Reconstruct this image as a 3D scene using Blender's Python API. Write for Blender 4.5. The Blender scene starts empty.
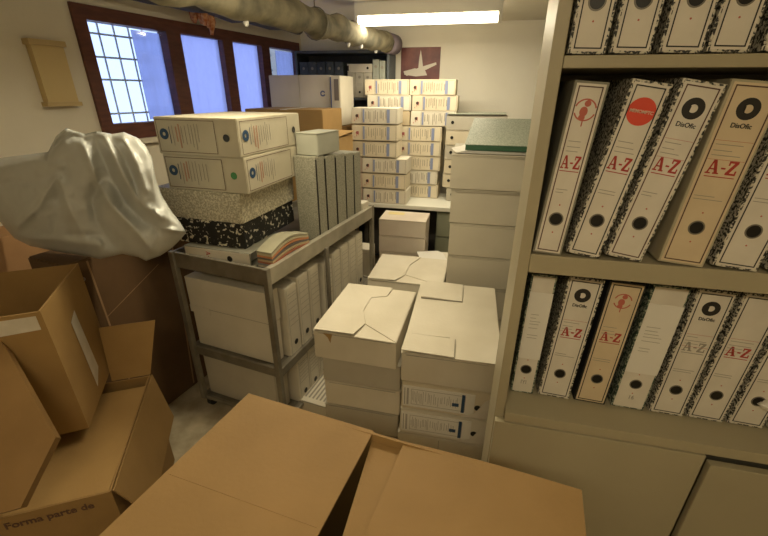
import bpy, bmesh, math, random
from mathutils import Vector, Matrix, Euler
random.seed(7)
SC = bpy.context.scene
COL = SC.collection
# ------------------------------------------------------------------ camera
F = 395.3; CX, CY = 384.0, 268.0
PIT = math.radians(23.96); ROL = math.radians(.36); YAW = math.radians(12.7)
CAM = Vector((0, 0, 1.6))
RZ = Matrix.Rotation(YAW, 3, 'Z')
_f = RZ @ Vector((0, math.cos(PIT), -math.sin(PIT)))
_r0 = RZ @ Vector((1, 0, 0))
_u0 = _r0.cross(_f)
_r = math.cos(ROL)*_r0 + math.sin(ROL)*_u0
_u = -math.sin(ROL)*_r0 + math.cos(ROL)*_u0
cd = bpy.data.cameras.new('camera'); cam = bpy.data.objects.new('camera', cd); COL.objects.link(cam)
cd.sensor_width = 36; cd.sensor_fit = 'HORIZONTAL'; cd.lens = F*36/768; cd.clip_start = .02
cam.matrix_world = Matrix(((_r.x, _u.x, -_f.x, 0), (_r.y, _u.y, -_f.y, 0), (_r.z, _u.z, -_f.z, 1.6), (0, 0, 0, 1)))
SC.camera = cam
# ------------------------------------------------------------------ light, exposure
w = bpy.data.worlds.new('World'); SC.world = w; w.use_nodes = True
wb = w.node_tree.nodes['Background']; wb.inputs[0].default_value = (.50, .62, 1.0, 1); wb.inputs[1].default_value = 2.1
SC.view_settings.view_transform = 'Standard'; SC.view_settings.look = 'None'
SC.view_settings.gamma = 1; SC.view_settings.exposure = 0.10
try: SC.view_settings.use_curve_mapping = False
except Exception: pass
TUBE_BACK = 9.5     # W of the tube light over the back table
FILL_MID = 10.0      # W of the unseen tube light added to brighten the middle
FILL_NEAR = 7.0      # W of the unseen tube light added for the foreground

def area(name, loc, sx, sy, power, color, rot=(0, 0, 0)):
    l = bpy.data.lights.new(name, 'AREA'); l.shape = 'RECTANGLE'; l.size = sx; l.size_y = sy
    l.energy = power; l.color = color
    o = bpy.data.objects.new(name, l); COL.objects.link(o); o.location = loc; o.rotation_euler = rot
    return o

# ------------------------------------------------------------------ pixel helpers
def ray(x, y): return _f + _r*(x-CX)/F - _u*(y-CY)/F
def atZ(x, y, z): d = ray(x, y); return CAM + d*((z-1.6)/d.z)
def atY(x, y, Y): d = ray(x, y); return CAM + d*(Y/d.y)

# ------------------------------------------------------------------ materials
MATS = {}
def newmat(name):
    m = bpy.data.materials.new(name); m.use_nodes = True
    nt = m.node_tree; b = nt.nodes['Principled BSDF']; MATS[name] = m
    return m, nt, b
def noise_mat(name, c1, c2, scale=6, rough=.7, bump=0, bscale=80, detail=4, metal=0, lo=.35, hi=.65, stretch=None, spec=None):
    m, nt, b = newmat(name); N = nt.nodes; L = nt.links
    tc = N.new('ShaderNodeTexCoord'); src = tc.outputs['Object']
    if stretch:
        mp = N.new('ShaderNodeMapping'); mp.inputs['Scale'].default_value = stretch; L.new(src, mp.inputs[0]); src = mp.outputs[0]
    n = N.new('ShaderNodeTexNoise'); n.inputs['Scale'].default_value = scale; n.inputs['Detail'].default_value = detail; L.new(src, n.inputs[0])
    r = N.new('ShaderNodeValToRGB'); r.color_ramp.elements[0].position = lo; r.color_ramp.elements[1].position = hi
    r.color_ramp.elements[0].color = (*c1, 1); r.color_ramp.elements[1].color = (*c2, 1)
    L.new(n.outputs[0], r.inputs[0]); L.new(r.outputs[0], b.inputs['Base Color'])
    b.inputs['Roughness'].default_value = rough; b.inputs['Metallic'].default_value = metal
    if spec is not None: b.inputs['Specular IOR Level'].default_value = spec
    if bump:
        n2 = N.new('ShaderNodeTexNoise'); n2.inputs['Scale'].default_value = bscale; n2.inputs['Detail'].default_value = 3; L.new(src, n2.inputs[0])
        bp = N.new('ShaderNodeBump'); bp.inputs['Strength'].default_value = bump; bp.inputs['Distance'].default_value = .004
        L.new(n2.outputs[0], bp.inputs['Height']); L.new(bp.outputs[0], b.inputs['Normal'])
    return m
def flat(name, c, rough=.6, metal=0):
    m, nt, b = newmat(name); b.inputs['Base Color'].default_value = (*c, 1); b.inputs['Roughness'].default_value = rough; b.inputs['Metallic'].default_value = metal
    return m
def emit(name, c, s):
    m, nt, b = newmat(name); b.inputs['Base Color'].default_value = (*c, 1)
    b.inputs['Emission Color'].default_value = (*c, 1); b.inputs['Emission Strength'].default_value = s
    return m

WALL = noise_mat('wall_plaster', (.80, .73, .58), (.86, .79, .64), 2.5, .85, .25, 60)
CEIL = noise_mat('ceiling_plaster', (.70, .65, .54), (.78, .73, .61), 2, .9, .2, 40)
FLOORM = noise_mat('floor_concrete', (.32, .265, .17), (.52, .44, .30), 9, .8, .3, 50, 6)
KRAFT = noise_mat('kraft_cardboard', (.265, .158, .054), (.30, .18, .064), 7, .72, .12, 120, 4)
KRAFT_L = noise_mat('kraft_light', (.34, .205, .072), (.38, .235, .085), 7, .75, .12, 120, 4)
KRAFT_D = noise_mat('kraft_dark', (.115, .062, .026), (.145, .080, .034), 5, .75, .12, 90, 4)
KRAFT_E = flat('kraft_edge', (.36, .22, .10), .8)
BOXW = noise_mat('archive_white', (.64, .58, .46), (.71, .65, .53), 5, .7, .12, 90, 5)
BOXG = noise_mat('archive_grey', (.47, .43, .35), (.53, .49, .40), 5, .72, .12, 90, 5)
BOXC = noise_mat('archive_cream', (.64, .56, .41), (.70, .62, .47), 5, .7, .1, 90, 4)
BOXP = noise_mat('archive_pale', (.66, .61, .50), (.72, .67, .56), 5, .7, .1, 90, 4)
PAPER = noise_mat('label_paper', (.67, .62, .53), (.74, .69, .60), 14, .6, 0)
PAPERY = noise_mat('label_paper_yellowed', (.62, .50, .33), (.68, .56, .38), 12, .6, 0)
SHEET = flat('sheet_paper', (.78, .75, .68), .7)
WHITE = flat('white_card', (.80, .79, .76), .6)
INK = flat('ink_black', (.018, .016, .014), .5)
INKB = flat('ink_brown', (.10, .045, .03), .6)
INKG = flat('ink_grey', (.33, .30, .25), .7)
RED = flat('ink_red', (.42, .04, .03), .6)
REDL = flat('logo_red', (.70, .07, .035), .5)
REDF = flat('ink_faded_red', (.50, .13, .09), .6)
BLUE = flat('ink_blue', (.08, .12, .30), .6)
NAVY = flat('ink_navy', (.02, .06, .13), .5)
GREEN = flat('green_sticker', (.05, .22, .07), .6)
HOLE = flat('hole_black', (.006, .006, .006), .4)
BLACK = flat('black_matte', (.012, .012, .012), .7)
SHELFM = noise_mat('shelf_paint', (.37, .325, .215), (.41, .36, .24), 3, .42, .04, 30)
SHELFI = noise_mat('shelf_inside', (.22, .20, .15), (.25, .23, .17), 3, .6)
METAL = noise_mat('cart_steel', (.22, .20, .16), (.30, .275, .22), 12, .42, .05, 60, 3, metal=.55)
RAILM = noise_mat('rail_steel', (.36, .33, .26), (.45, .41, .33), 12, .4, .05, 60, 3, metal=.35)
METALD = noise_mat('cart_steel_dull', (.17, .15, .12), (.23, .21, .17), 12, .5, .05, 60, 3, metal=.4)
WOOD = noise_mat('window_wood', (.10, .030, .018), (.16, .050, .028), 9, .5, .1, 60, 5, stretch=(1, 1, 6))
TABLEM = flat('table_white', (.78, .77, .68), .4)
GREENC = noise_mat('green_grey_cabinet', (.30, .32, .24), (.34, .36, .27), 4, .5)
BARK = noise_mat('pipe_lagging', (.11, .10, .07), (.27, .24, .16), 9, .9, .9, 22, 6)
SIDEM = noise_mat('side_pinkish', (.46, .36, .29), (.54, .43, .35), 6, .7)
BEAM = noise_mat('dark_beam', (.05, .045, .045), (.10, .09, .085), 8, .8, .5, 20, 5)
ORANGE = noise_mat('orange_rags', (.45, .12, .03), (.72, .42, .22), 40, .8, .6, 60)
YELLOW = flat('yellow_plastic', (.66, .50, .23), .45)
RUBBER = flat('rubber', (.02, .02, .02), .6)
TAPE = noise_mat('packing_tape', (.62, .56, .46), (.72, .66, .56), 20, .3)
GRILLE = flat('grille_paint', (.85, .92, .95), .5)

def marble(name, base, spot, scale, thr, soft=.03):
    m, nt, b = newmat(name); N = nt.nodes; L = nt.links
    tc = N.new('ShaderNodeTexCoord')
    n = N.new('ShaderNodeTexNoise'); n.inputs['Scale'].default_value = scale; n.inputs['Detail'].default_value = 2.5; n.inputs['Distortion'].default_value = .6
    L.new(tc.outputs['Object'], n.inputs[0])
    r = N.new('ShaderNodeValToRGB'); r.color_ramp.elements[0].position = thr-soft; r.color_ramp.elements[1].position = thr+soft
    r.color_ramp.elements[0].color = (*base, 1); r.color_ramp.elements[1].color = (*spot, 1)
    L.new(n.outputs[0], r.inputs[0]); L.new(r.outputs[0], b.inputs['Base Color']); b.inputs['Roughness'].default_value = .5
    return m
MARB = marble('marbled_paper', (.02, .02, .018), (.62, .58, .48), 170, .5)
MARBK = marble('marbled_black', (.015, .015, .014), (.70, .66, .52), 48, .60, .015)
MARBG = marble('speckled_grey', (.23, .225, .17), (.37, .355, .28), 170, .5, .12)
MARBL = marble('speckled_pale_grey', (.38, .345, .25), (.66, .61, .46), 120, .52, .07)
MARBGR = marble('marbled_green', (.02, .05, .035), (.40, .42, .33), 130, .52)
MARBT = marble('speckled_green_top', (.26, .30, .23), (.44, .46, .38), 160, .5, .12)

def glass_mats():
    m, nt, b = newmat('clear_pane'); nt.nodes.remove(b)
    o = nt.nodes['Material Output']; t = nt.nodes.new('ShaderNodeBsdfTransparent'); t.inputs[0].default_value = (.93, .97, 1, 1)
    g = nt.nodes.new('ShaderNodeBsdfGlossy'); g.inputs['Roughness'].default_value = .05
    mx = nt.nodes.new('ShaderNodeMixShader'); mx.inputs[0].default_value = .06
    nt.links.new(t.outputs[0], mx.inputs[1]); nt.links.new(g.outputs[0], mx.inputs[2]); nt.links.new(mx.outputs[0], o.inputs[0])
    m2, nt, b = newmat('frosted_pane'); nt.nodes.remove(b)
    o = nt.nodes['Material Output']; t = nt.nodes.new('ShaderNodeBsdfTranslucent'); t.inputs[0].default_value = (.66, .68, .84, 1)
    t2 = nt.nodes.new('ShaderNodeBsdfTransparent'); t2.inputs[0].default_value = (.70, .75, .96, 1)
    n = nt.nodes.new('ShaderNodeTexNoise'); n.inputs['Scale'].default_value = 5
    mr = nt.nodes.new('ShaderNodeMapRange'); mr.inputs['To Min'].default_value = .1; mr.inputs['To Max'].default_value = .4
    mx = nt.nodes.new('ShaderNodeMixShader'); nt.links.new(n.outputs[0], mr.inputs[0]); nt.links.new(mr.outputs[0], mx.inputs[0])
    nt.links.new(t.outputs[0], mx.inputs[1]); nt.links.new(t2.outputs[0], mx.inputs[2]); nt.links.new(mx.outputs[0], o.inputs[0])
    return m, m2
CLEAR, FROST = glass_mats()
def plastic_sheet():
    m = noise_mat('grey_plastic_sheet', (.56, .575, .555), (.63, .645, .62), 3, .27, .1, 14, 4)
    return m
BAGM = plastic_sheet()

# ------------------------------------------------------------------ mesh helpers
def link(name, me, parent=None):
    o = bpy.data.objects.new(name, me); COL.objects.link(o)
    if parent: o.parent = parent
    return o
def obj(name, bm, mat, parent=None, loc=None, rot=None, smooth=False):
    me = bpy.data.meshes.new(name)
    bmesh.ops.recalc_face_normals(bm, faces=bm.faces[:]) if len(bm.faces) else None
    bm.to_mesh(me); bm.free()
    for m in (mat if isinstance(mat, (list, tuple)) else [mat]): me.materials.append(m)
    if smooth:
        for p in me.polygons: p.use_smooth = True
    o = link(name, me, parent)
    if loc is not None: o.location = loc
    if rot is not None: o.rotation_euler = rot
    return o
def tag(o, label, cat, group=None):
    o['label'] = label; o['category'] = cat
    if group: o['group'] = group
    return o
def empty(name, loc, rz=0, label=None, cat=None, group=None, rot=None):
    o = bpy.data.objects.new(name, None); COL.objects.link(o); o.location = loc
    o.rotation_euler = rot if rot else (0, 0, rz); o.empty_display_size = .05
    if label: tag(o, label, cat, group)
    return o
def bx(bm, x0, x1, y0, y1, z0, z1, bevel=0, mi=0):
    vs = [bm.verts.new((x, y, z)) for x in (x0, x1) for y in (y0, y1) for z in (z0, z1)]
    fs = [(0, 1, 3, 2), (4, 6, 7, 5), (0, 4, 5, 1), (2, 3, 7, 6), (0, 2, 6, 4), (1, 5, 7, 3)]
    faces = [bm.faces.new([vs[i] for i in f]) for f in fs]
    for f in faces: f.material_index = mi
    if bevel:
        es = list({e for f in faces for e in f.edges})
        bmesh.ops.bevel(bm, geom=es, offset=bevel, segments=2, profile=.6, affect='EDGES')
    return vs
def box_bm(*a, **k):
    bm = bmesh.new(); bx(bm, *a, **k); return bm
def poly_prism(bm, pts, n, t, mi=0):
    """closed plate from a planar outline, thickness t against n"""
    n = Vector(n).normalized()*t
    a = [bm.verts.new(Vector(p)) for p in pts]; b = [bm.verts.new(Vector(p)-n) for p in pts]
    f = [bm.faces.new(a), bm.faces.new(b[::-1])]
    k = len(pts)
    for i in range(k): f.append(bm.faces.new((a[i], b[i], b[(i+1) % k], a[(i+1) % k])))
    for q in f: q.material_index = mi
def plate(name, pts, mat, parent, t=.005, smooth=False):
    pts = [Vector(p) for p in pts]
    n = (pts[1]-pts[0]).cross(pts[-1]-pts[0])
    bm = bmesh.new(); poly_prism(bm, pts, n, t); return obj(name, bm, mat, parent)
def disc(bm, cx, cz, r, y, t=.001, n=24, mi=0, sx=1):
    ring = [(cx+sx*r*math.cos(a), y, cz+r*math.sin(a)) for a in [2*math.pi*i/n for i in range(n)]]
    poly_prism(bm, ring, (0, -1, 0), -t if False else t, mi)
def annulus(bm, cx, cz, r0, r1, y, a0=0, a1=2*math.pi, n=24, t=.0008, mi=0):
    for i in range(n):
        A = a0+(a1-a0)*i/n; B = a0+(a1-a0)*(i+1)/n
        p = [(cx+r*math.cos(a), y, cz+r*math.sin(a)) for r, a in ((r0, A), (r1, A), (r1, B), (r0, B))]
        poly_prism(bm, p, (0, -1, 0), t, mi)
def tube(bm, pts, r, n=10, rad=None):
    rings = []
    for i, p in enumerate(pts):
        p = Vector(p); d = (Vector(pts[min(i+1, len(pts)-1)])-Vector(pts[max(i-1, 0)])).normalized()
        s = d.orthogonal().normalized() if i == 0 else (rings_s - d*(rings_s.dot(d))).normalized()
        rings_s = s; q = d.cross(s); rr = rad[i] if rad else r
        rings.append([bm.verts.new(p+rr*(math.cos(a)*s+math.sin(a)*q)) for a in [2*math.pi*k/n for k in range(n)]])
    for A, B in zip(rings, rings[1:]):
        for k in range(n): bm.faces.new((A[k], A[(k+1) % n], B[(k+1) % n], B[k]))
    bm.faces.new(rings[0][::-1]); bm.faces.new(rings[-1])
def text_bm(s, size, sx=1.0, extrude=.0004, offset=0.0):
    """text as mesh in the XZ plane facing -Y, centred"""
    c = bpy.data.curves.new('t', 'FONT'); c.body = s; c.size = size; c.extrude = extrude; c.offset = offset
    c.align_x = 'CENTER'; c.align_y = 'CENTER'; c.resolution_u = 3
    o = bpy.data.objects.new('t', c); COL.objects.link(o)
    dg = bpy.context.evaluated_depsgraph_get(); dg.update()
    me = bpy.data.meshes.new_from_object(o.evaluated_get(dg))
    bm = bmesh.new(); bm.from_mesh(me)
    bmesh.ops.transform(bm, matrix=Matrix.Rotation(math.pi/2, 4, 'X') @ Matrix.Diagonal((sx, 1, 1, 1)), verts=bm.verts)
    bpy.data.objects.remove(o); bpy.data.curves.remove(c); bpy.data.meshes.remove(me)
    return bm
def merge(bm, other, loc=(0, 0, 0), mi=None):
    bmesh.ops.translate(other, vec=Vector(loc), verts=other.verts)
    me = bpy.data.meshes.new('x'); other.to_mesh(me); other.free()
    k = len(bm.faces); bm.from_mesh(me); bpy.data.meshes.remove(me)
    bm.faces.ensure_lookup_table()
    if mi is not None:
        for f in bm.faces[k:]: f.material_index = mi
def slab_AZ(bm, cx, cz, w_, h, y, mi=0):
    """slab serif A-Z"""
    def R(pts):
        poly_prism(bm, [(cx+(px-.5)*w_, y, cz+(pz-.5)*h) for px, pz in pts], (0, -1, 0), .0006, mi)
    R([(.0, 0), (.17, 0), (.17, .1), (.0, .1)]); R([(.24, 0), (.43, 0), (.43, .1), (.24, .1)])
    R([(.045, .1), (.095, .1), (.205, 1), (.15, 1)]); R([(.15, 1), (.25, 1), (.385, .1), (.28, .1)])
    R([(.10, .30), (.32, .30), (.31, .40), (.11, .40)])
    R([(.46, .38), (.60, .38), (.60, .50), (.46, .50)])
    R([(.65, .86), (.95, .86), (.95, 1), (.65, 1)]); R([(.64, 0), (.97, 0), (.97, .14), (.64, .14)])
    R([(.65, .68), (.70, .68), (.70, .86), (.65, .86)]); R([(.92, .14), (.97, .14), (.97, .34), (.92, .34)])
    R([(.64, .14), (.76, .14), (.95, .86), (.83, .86)])

def copy_tree(o, parent=None):
    c = o.copy(); COL.objects.link(c)
    if parent: c.parent = parent
    for ch in [x for x in KIDS.get(o.name, [])]: copy_tree(ch, c)
    return c
KIDS = {}
def index_kids(o):
    KIDS[o.name] = [x for x in bpy.data.objects if x.parent == o]
    for x in KIDS[o.name]: index_kids(x)
def struct(o): o['kind'] = 'structure'; return o

# ================================================================== ROOM
YB = 4.0; CZ = 2.155
LW0 = Vector((-1.72, YB, 0)); LWD = Vector((-.193, -.981, 0)).normalized()      # left wall runs from the back corner towards the camera
LWN = Vector((-LWD.y, LWD.x, 0))                                                # pick inward normal (+x)
if LWN.x < 0: LWN = -LWN
def lw(s, z, off=0): return LW0 + LWD*s + LWN*off + Vector((0, 0, z))
LWEND = 5.7
struct(obj('floor', box_bm(-3.4, 2.2, -1.7, 4.3, -.1, 0), FLOORM))
struct(obj('ceiling', box_bm(-3.4, 2.2, -1.7, 4.3, CZ, CZ+.1), CEIL))
struct(obj('wall_back', box_bm(-2.1, 2.0, YB, YB+.12, 0, CZ), noise_mat('wall_back_paint', (.86, .82, .72), (.91, .87, .77), 2.5, .8, .2, 60)))
struct(obj('wall_right', box_bm(1.9, 2.02, -1.5, YB, 0, CZ), WALL))
struct(obj('wall_front', box_bm(-3.2, 2.0, -1.65, -1.5, 0, CZ), WALL))
WS0, WS1, WZ0, WZ1 = .06, 2.06, 1.33, 2.015
def lwbox(bm, s0, s1, z0, z1, o0, o1):
    c = [lw(s, z, o) for s in (s0, s1) for o in (o0, o1) for z in (z0, z1)]
    vs = [bm.verts.new(p) for p in c]
    for f in [(0, 1, 3, 2), (4, 6, 7, 5), (0, 4, 5, 1), (2, 3, 7, 6), (0, 2, 6, 4), (1, 5, 7, 3)]: bm.faces.new([vs[i] for i in f])
bm = bmesh.new()
lwbox(bm, -.1, LWEND, 0, WZ0, -.14, 0); lwbox(bm, -.1, LWEND, WZ1, CZ, -.14, 0)
lwbox(bm, -.1, WS0, WZ0, WZ1, -.14, 0); lwbox(bm, WS1, LWEND, WZ0, WZ1, -.14, 0)
struct(obj('wall_left', bm, WALL))
# window: frame, mullions, panes, grille, blind sheet
bm = bmesh.new()
lwbox(bm, WS0, WS1, 1.945, WZ1, -.06, .02); lwbox(bm, WS0, WS1, WZ0, 1.42, -.06, .02)
lwbox(bm, 1.995, WS1, 1.42, 1.945, -.06, .02); lwbox(bm, WS0, .09, 1.42, 1.945, -.06, .02)
WG = [(1.995, 1.51), (1.40, 1.03), (.93, .60), (.50, .09)]
for a, b in ((1.51, 1.40), (1.03, .93), (.60, .50)): lwbox(bm, b, a, 1.42, 1.945, -.06, .02)
win = struct(obj('window_1', bm, WOOD))
for i, (a, b) in enumerate(WG):
    bm = bmesh.new(); lwbox(bm, b, a, 1.42, 1.945, -.032, -.028)
    obj('pane', bm, CLEAR if i in (0, 3) else FROST, win)
for (a, b) in ((1.70, 1.51), (.34, .09)):
    bm = bmesh.new(); lwbox(bm, b, a, 1.43, 1.935, -.050, -.046); obj('window_film', bm, FROST, win)
bm = bmesh.new()
for s0, s1, n in ((1.99, 1.52, 4), (.49, .30, 2)):
    for k in range(n+1):
        s = s0+(s1-s0)*(k+.5)/(n+1); tube(bm, [lw(s, 1.40, -.125), lw(s, 1.97, -.125)], .0055, 6)
    for z in (1.47, 1.66, 1.78, 1.90): tube(bm, [lw(s0, z, -.125), lw(s1, z, -.125)], .006, 6)
obj('window_grille', bm, GRILLE, win)
bm = bmesh.new(); lwbox(bm, WS0-.0, WS1+.0, WZ0-.03, WZ0, 0, .05); obj('window_sill', bm, WALL, win)
# pale rendered wall of the light well outside the window
bm = bmesh.new(); lwbox(bm, -.3, 2.6, .8, 1.25, -.95, -.85); struct(obj('wall_outside', bm, flat('outside_render', (.75, .80, .85), .9)))
# dark beam along the top of the left wall and the lagged pipe beside it
def along(s, off, z): return lw(s, z, off)
bm = bmesh.new(); pts = []; rads = []
for i in range(40):
    s = .3+5.0*i/39; pts.append(along(s, .19+.02*math.sin(i*.9), 2.10+.006*math.sin(i*1.7))); rads.append(.052+.006*math.sin(i*2.3))
tube(bm, pts, .06, 12, rads)
tag(obj('ceiling_pipe', bm, BEAM, smooth=True), 'dark round pipe under the ceiling closest to the window wall', 'pipe')
bm = bmesh.new(); pts = []; rads = []
E0 = Vector((-.815, 3.66, 1.975))
for i in range(60):
    s = 4.6*i/59; pts.append(E0+Vector((-.172, -.985, 0))*s+Vector((.008*math.sin(i*.8), 0, .006*math.sin(i*1.3)))); rads.append(.072+.006*math.sin(i*1.9)+.004*math.sin(i*4.1))
tube(bm, pts, .09, 16, rads)
for v in bm.verts: v.co += Vector((random.uniform(-1, 1), random.uniform(-1, 1), random.uniform(-1, 1)))*.004
pp = obj('lagged_pipe', bm, BARK, smooth=True); tag(pp, 'thick lagged pipe with ragged wrapping hung below the ceiling', 'pipe')
bm = bmesh.new()
tube(bm, [pts[0]+LWD*.35*-0+Vector((0, -.0, 0)), pts[0]-LWD*.16], .079, 20)
obj('end_sleeve', bm, noise_mat('sleeve_violet', (.16, .13, .17), (.22, .18, .22), 6, .6), pp, smooth=True)
bm = bmesh.new()
for i in (14, 34):
    c = pts[i]; rr = rads[i]+.004
    tube(bm, [c+rr*(math.cos(a)*LWN+math.sin(a)*Vector((0, 0, 1))) for a in [k*math.pi/8 for k in range(-8, 9)]], .004, 6)
    tube(bm, [c+Vector((0, 0, rads[i])), Vector((c.x, c.y, CZ))], .004, 6)
obj('hanging_wire', bm, METAL, pp)
for k in (3, 6, 9, 22):
    bm = bmesh.new(); bmesh.ops.create_icosphere(bm, subdivisions=2, radius=.014); bmesh.ops.scale(bm, vec=(1, 1, 1.3), verts=bm.verts)
    obj('plaster_drip', bm, WHITE, pp, loc=pts[k]+Vector((0, 0, -rads[k]-.006)), smooth=True)
# orange rags caught between the pipes
bm = bmesh.new()
base = Vector((-1.85, 2.70, 2.10))
for k in range(9):
    p = base+Vector((random.uniform(-.05, .05), random.uniform(-.07, .07), 0)); q = p+Vector((random.uniform(-.02, .02), random.uniform(-.02, .02), -random.uniform(.08, .15)))
    tube(bm, [p+Vector((0, 0, .05)), (p+q)/2+Vector((.012, 0, 0)), q], .018, 8, [.016, .026, .010])
tag(obj('insulation_clump', bm, ORANGE, smooth=True), 'orange clump of torn insulation stuffed between the ceiling pipes', 'insulation')
# yellow plastic box on the left wall
yb = empty('wall_box', lw(2.24, 1.53, 0), 0, 'pale yellow box fixed to the wall left of the window', 'wall box')
bm = bmesh.new(); lwbox(bm, 2.165, 2.31, 1.545, 1.80, .002, .045); o = obj('body', bm, YELLOW, yb); o.location = -yb.location
flat('yellow_rim', (.58, .43, .2), .5)
for za, zb in ((1.8005, 1.825), (1.525, 1.5445)):
    bm = bmesh.new(); lwbox(bm, 2.155, 2.32, za, zb, .0, .055); o = obj('rim', bm, MATS['yellow_rim'], yb); o.location = -yb.location

# ------------------------------------------------------------------ tube lights
def tube_light(x0, x1, y, z, label, power, color, rz=0, hang=False):
    L_ = x1-x0; t = empty('ceiling_light', ((x0+x1)/2, y, z), rz, label, 'ceiling light')
    obj('housing', box_bm(-L_/2, L_/2, -.055, .055, .028, CZ-z if not hang else .06, bevel=.006), WHITE, t)
    bm = bmesh.new(); bx(bm, -L_/2+.02, L_/2-.02, -.05, .05, -.022, .028, bevel=.016)
    obj('diffuser', bm, MATS['tube_glow'], t)
    for s in (-1, 1): obj('end_cap', box_bm(s*(L_/2-.012)-.012, s*(L_/2-.012)+.012, -.053, .053, -.025, .03, bevel=.004), WHITE, t)
    a = area('tube_lamp', (0, 0, -.03), L_-.06, .09, power, color); a.parent = t
    return t
emit('tube_glow', (1, .86, .60), 11)
tube_light(-.90, .075, 3.08, 2.045, 'lit fluorescent tube fitting on the ceiling before the back wall', TUBE_BACK, (1, .90, .66))
tube_light(-1.25, -.15, 1.45, 2.09, 'unseen middle tube fitting added over the cart to light the aisle', FILL_MID, (1, .88, .60))
tube_light(-.60, .50, -.50, 2.09, 'unseen near tube fitting added above the viewer to light the foreground', FILL_NEAR, (1, .82, .50))
# poster
po = empty('poster', (-.575, YB-.004, 1.685), 0, 'dark red poster with a white crossed mark pinned on the back wall', 'poster')
obj('sheet', box_bm(-.178, .178, -.003, 0, 0, .285), noise_mat('poster_red', (.12, .03, .035), (.22, .07, .06), 8, .45), po)
bm = bmesh.new()
for pts2 in ([(-.15, .03), (.02, .085), (.15, .12), (.155, .10), (.03, .045), (-.13, .005)], [(-.02, .03), (-.012, .15), (0, .225), (.016, .15), (.035, .03), (.0, .005)], [(-.16, .045), (-.05, .07), (.05, .05), (.07, .01), (-.04, .0), (-.15, .015)]):
    poly_prism(bm, [(x*.95, -.004-.0004*len(bm.faces)/8, z*.95+.050) for x, z in pts2], (0, -1, 0), .0005)
obj('emblem', bm, flat('poster_white', (.72, .66, .58), .5), po)

# ================================================================== FOREGROUND SHELF UNIT
SX0, SX1, SY0, SY1 = .108, 1.25, .82, 1.13
su = empty('shelving_unit', (SX0, SY0, 0), 0, 'beige metal shelving unit with lower doors filled with lever arch files', 'shelving unit')
def sb(name, x0, x1, y0, y1, z0, z1, mat=SHELFM, bevel=.002): return obj(name, box_bm(x0-SX0, x1-SX0, y0-SY0, y1-SY0, z0, z1, bevel=bevel), mat, su)
sb('side_panel', SX0, SX0+.023, SY0, SY0+.14, 0, 2.08); sb('side_panel', SX1-.023, SX1, SY0, SY1, 0, 2.08)
sb('light_stop', SX0+.0185, SX0+.0228, SY0+.1405, SY1-.007, 0, 2.08, SHELFI, 0)  # hidden dark strip added to keep light off the first file's side
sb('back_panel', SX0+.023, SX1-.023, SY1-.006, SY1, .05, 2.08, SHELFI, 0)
sb('shelf', SX0+.0235, SX1-.0235, SY0+.001, SY1-.007, 1.640, 1.660); sb('shelf', SX0+.0235, SX1-.0235, SY0+.001, SY1-.007, 1.249, 1.291)
sb('shelf', SX0+.0235, SX1-.0235, SY0-.018, SY1-.007, .846, .874); sb('top_panel', SX0, SX1, SY0, SY1, 2.081, 2.10)
sb('plinth', SX0+.024, SX1-.024, SY0+.03, SY1-.007, 0, .06)
d1 = sb('door', SX0+.002, .579, SY0-.020, SY0-.0015, .06, .843); d1['label'] = 'left door, flush and closed'
d2 = sb('door', .587, SX1-.005, SY0-.030, SY0-.0115, .06, .828); d2['label'] = 'right door, hanging slightly proud'

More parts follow.
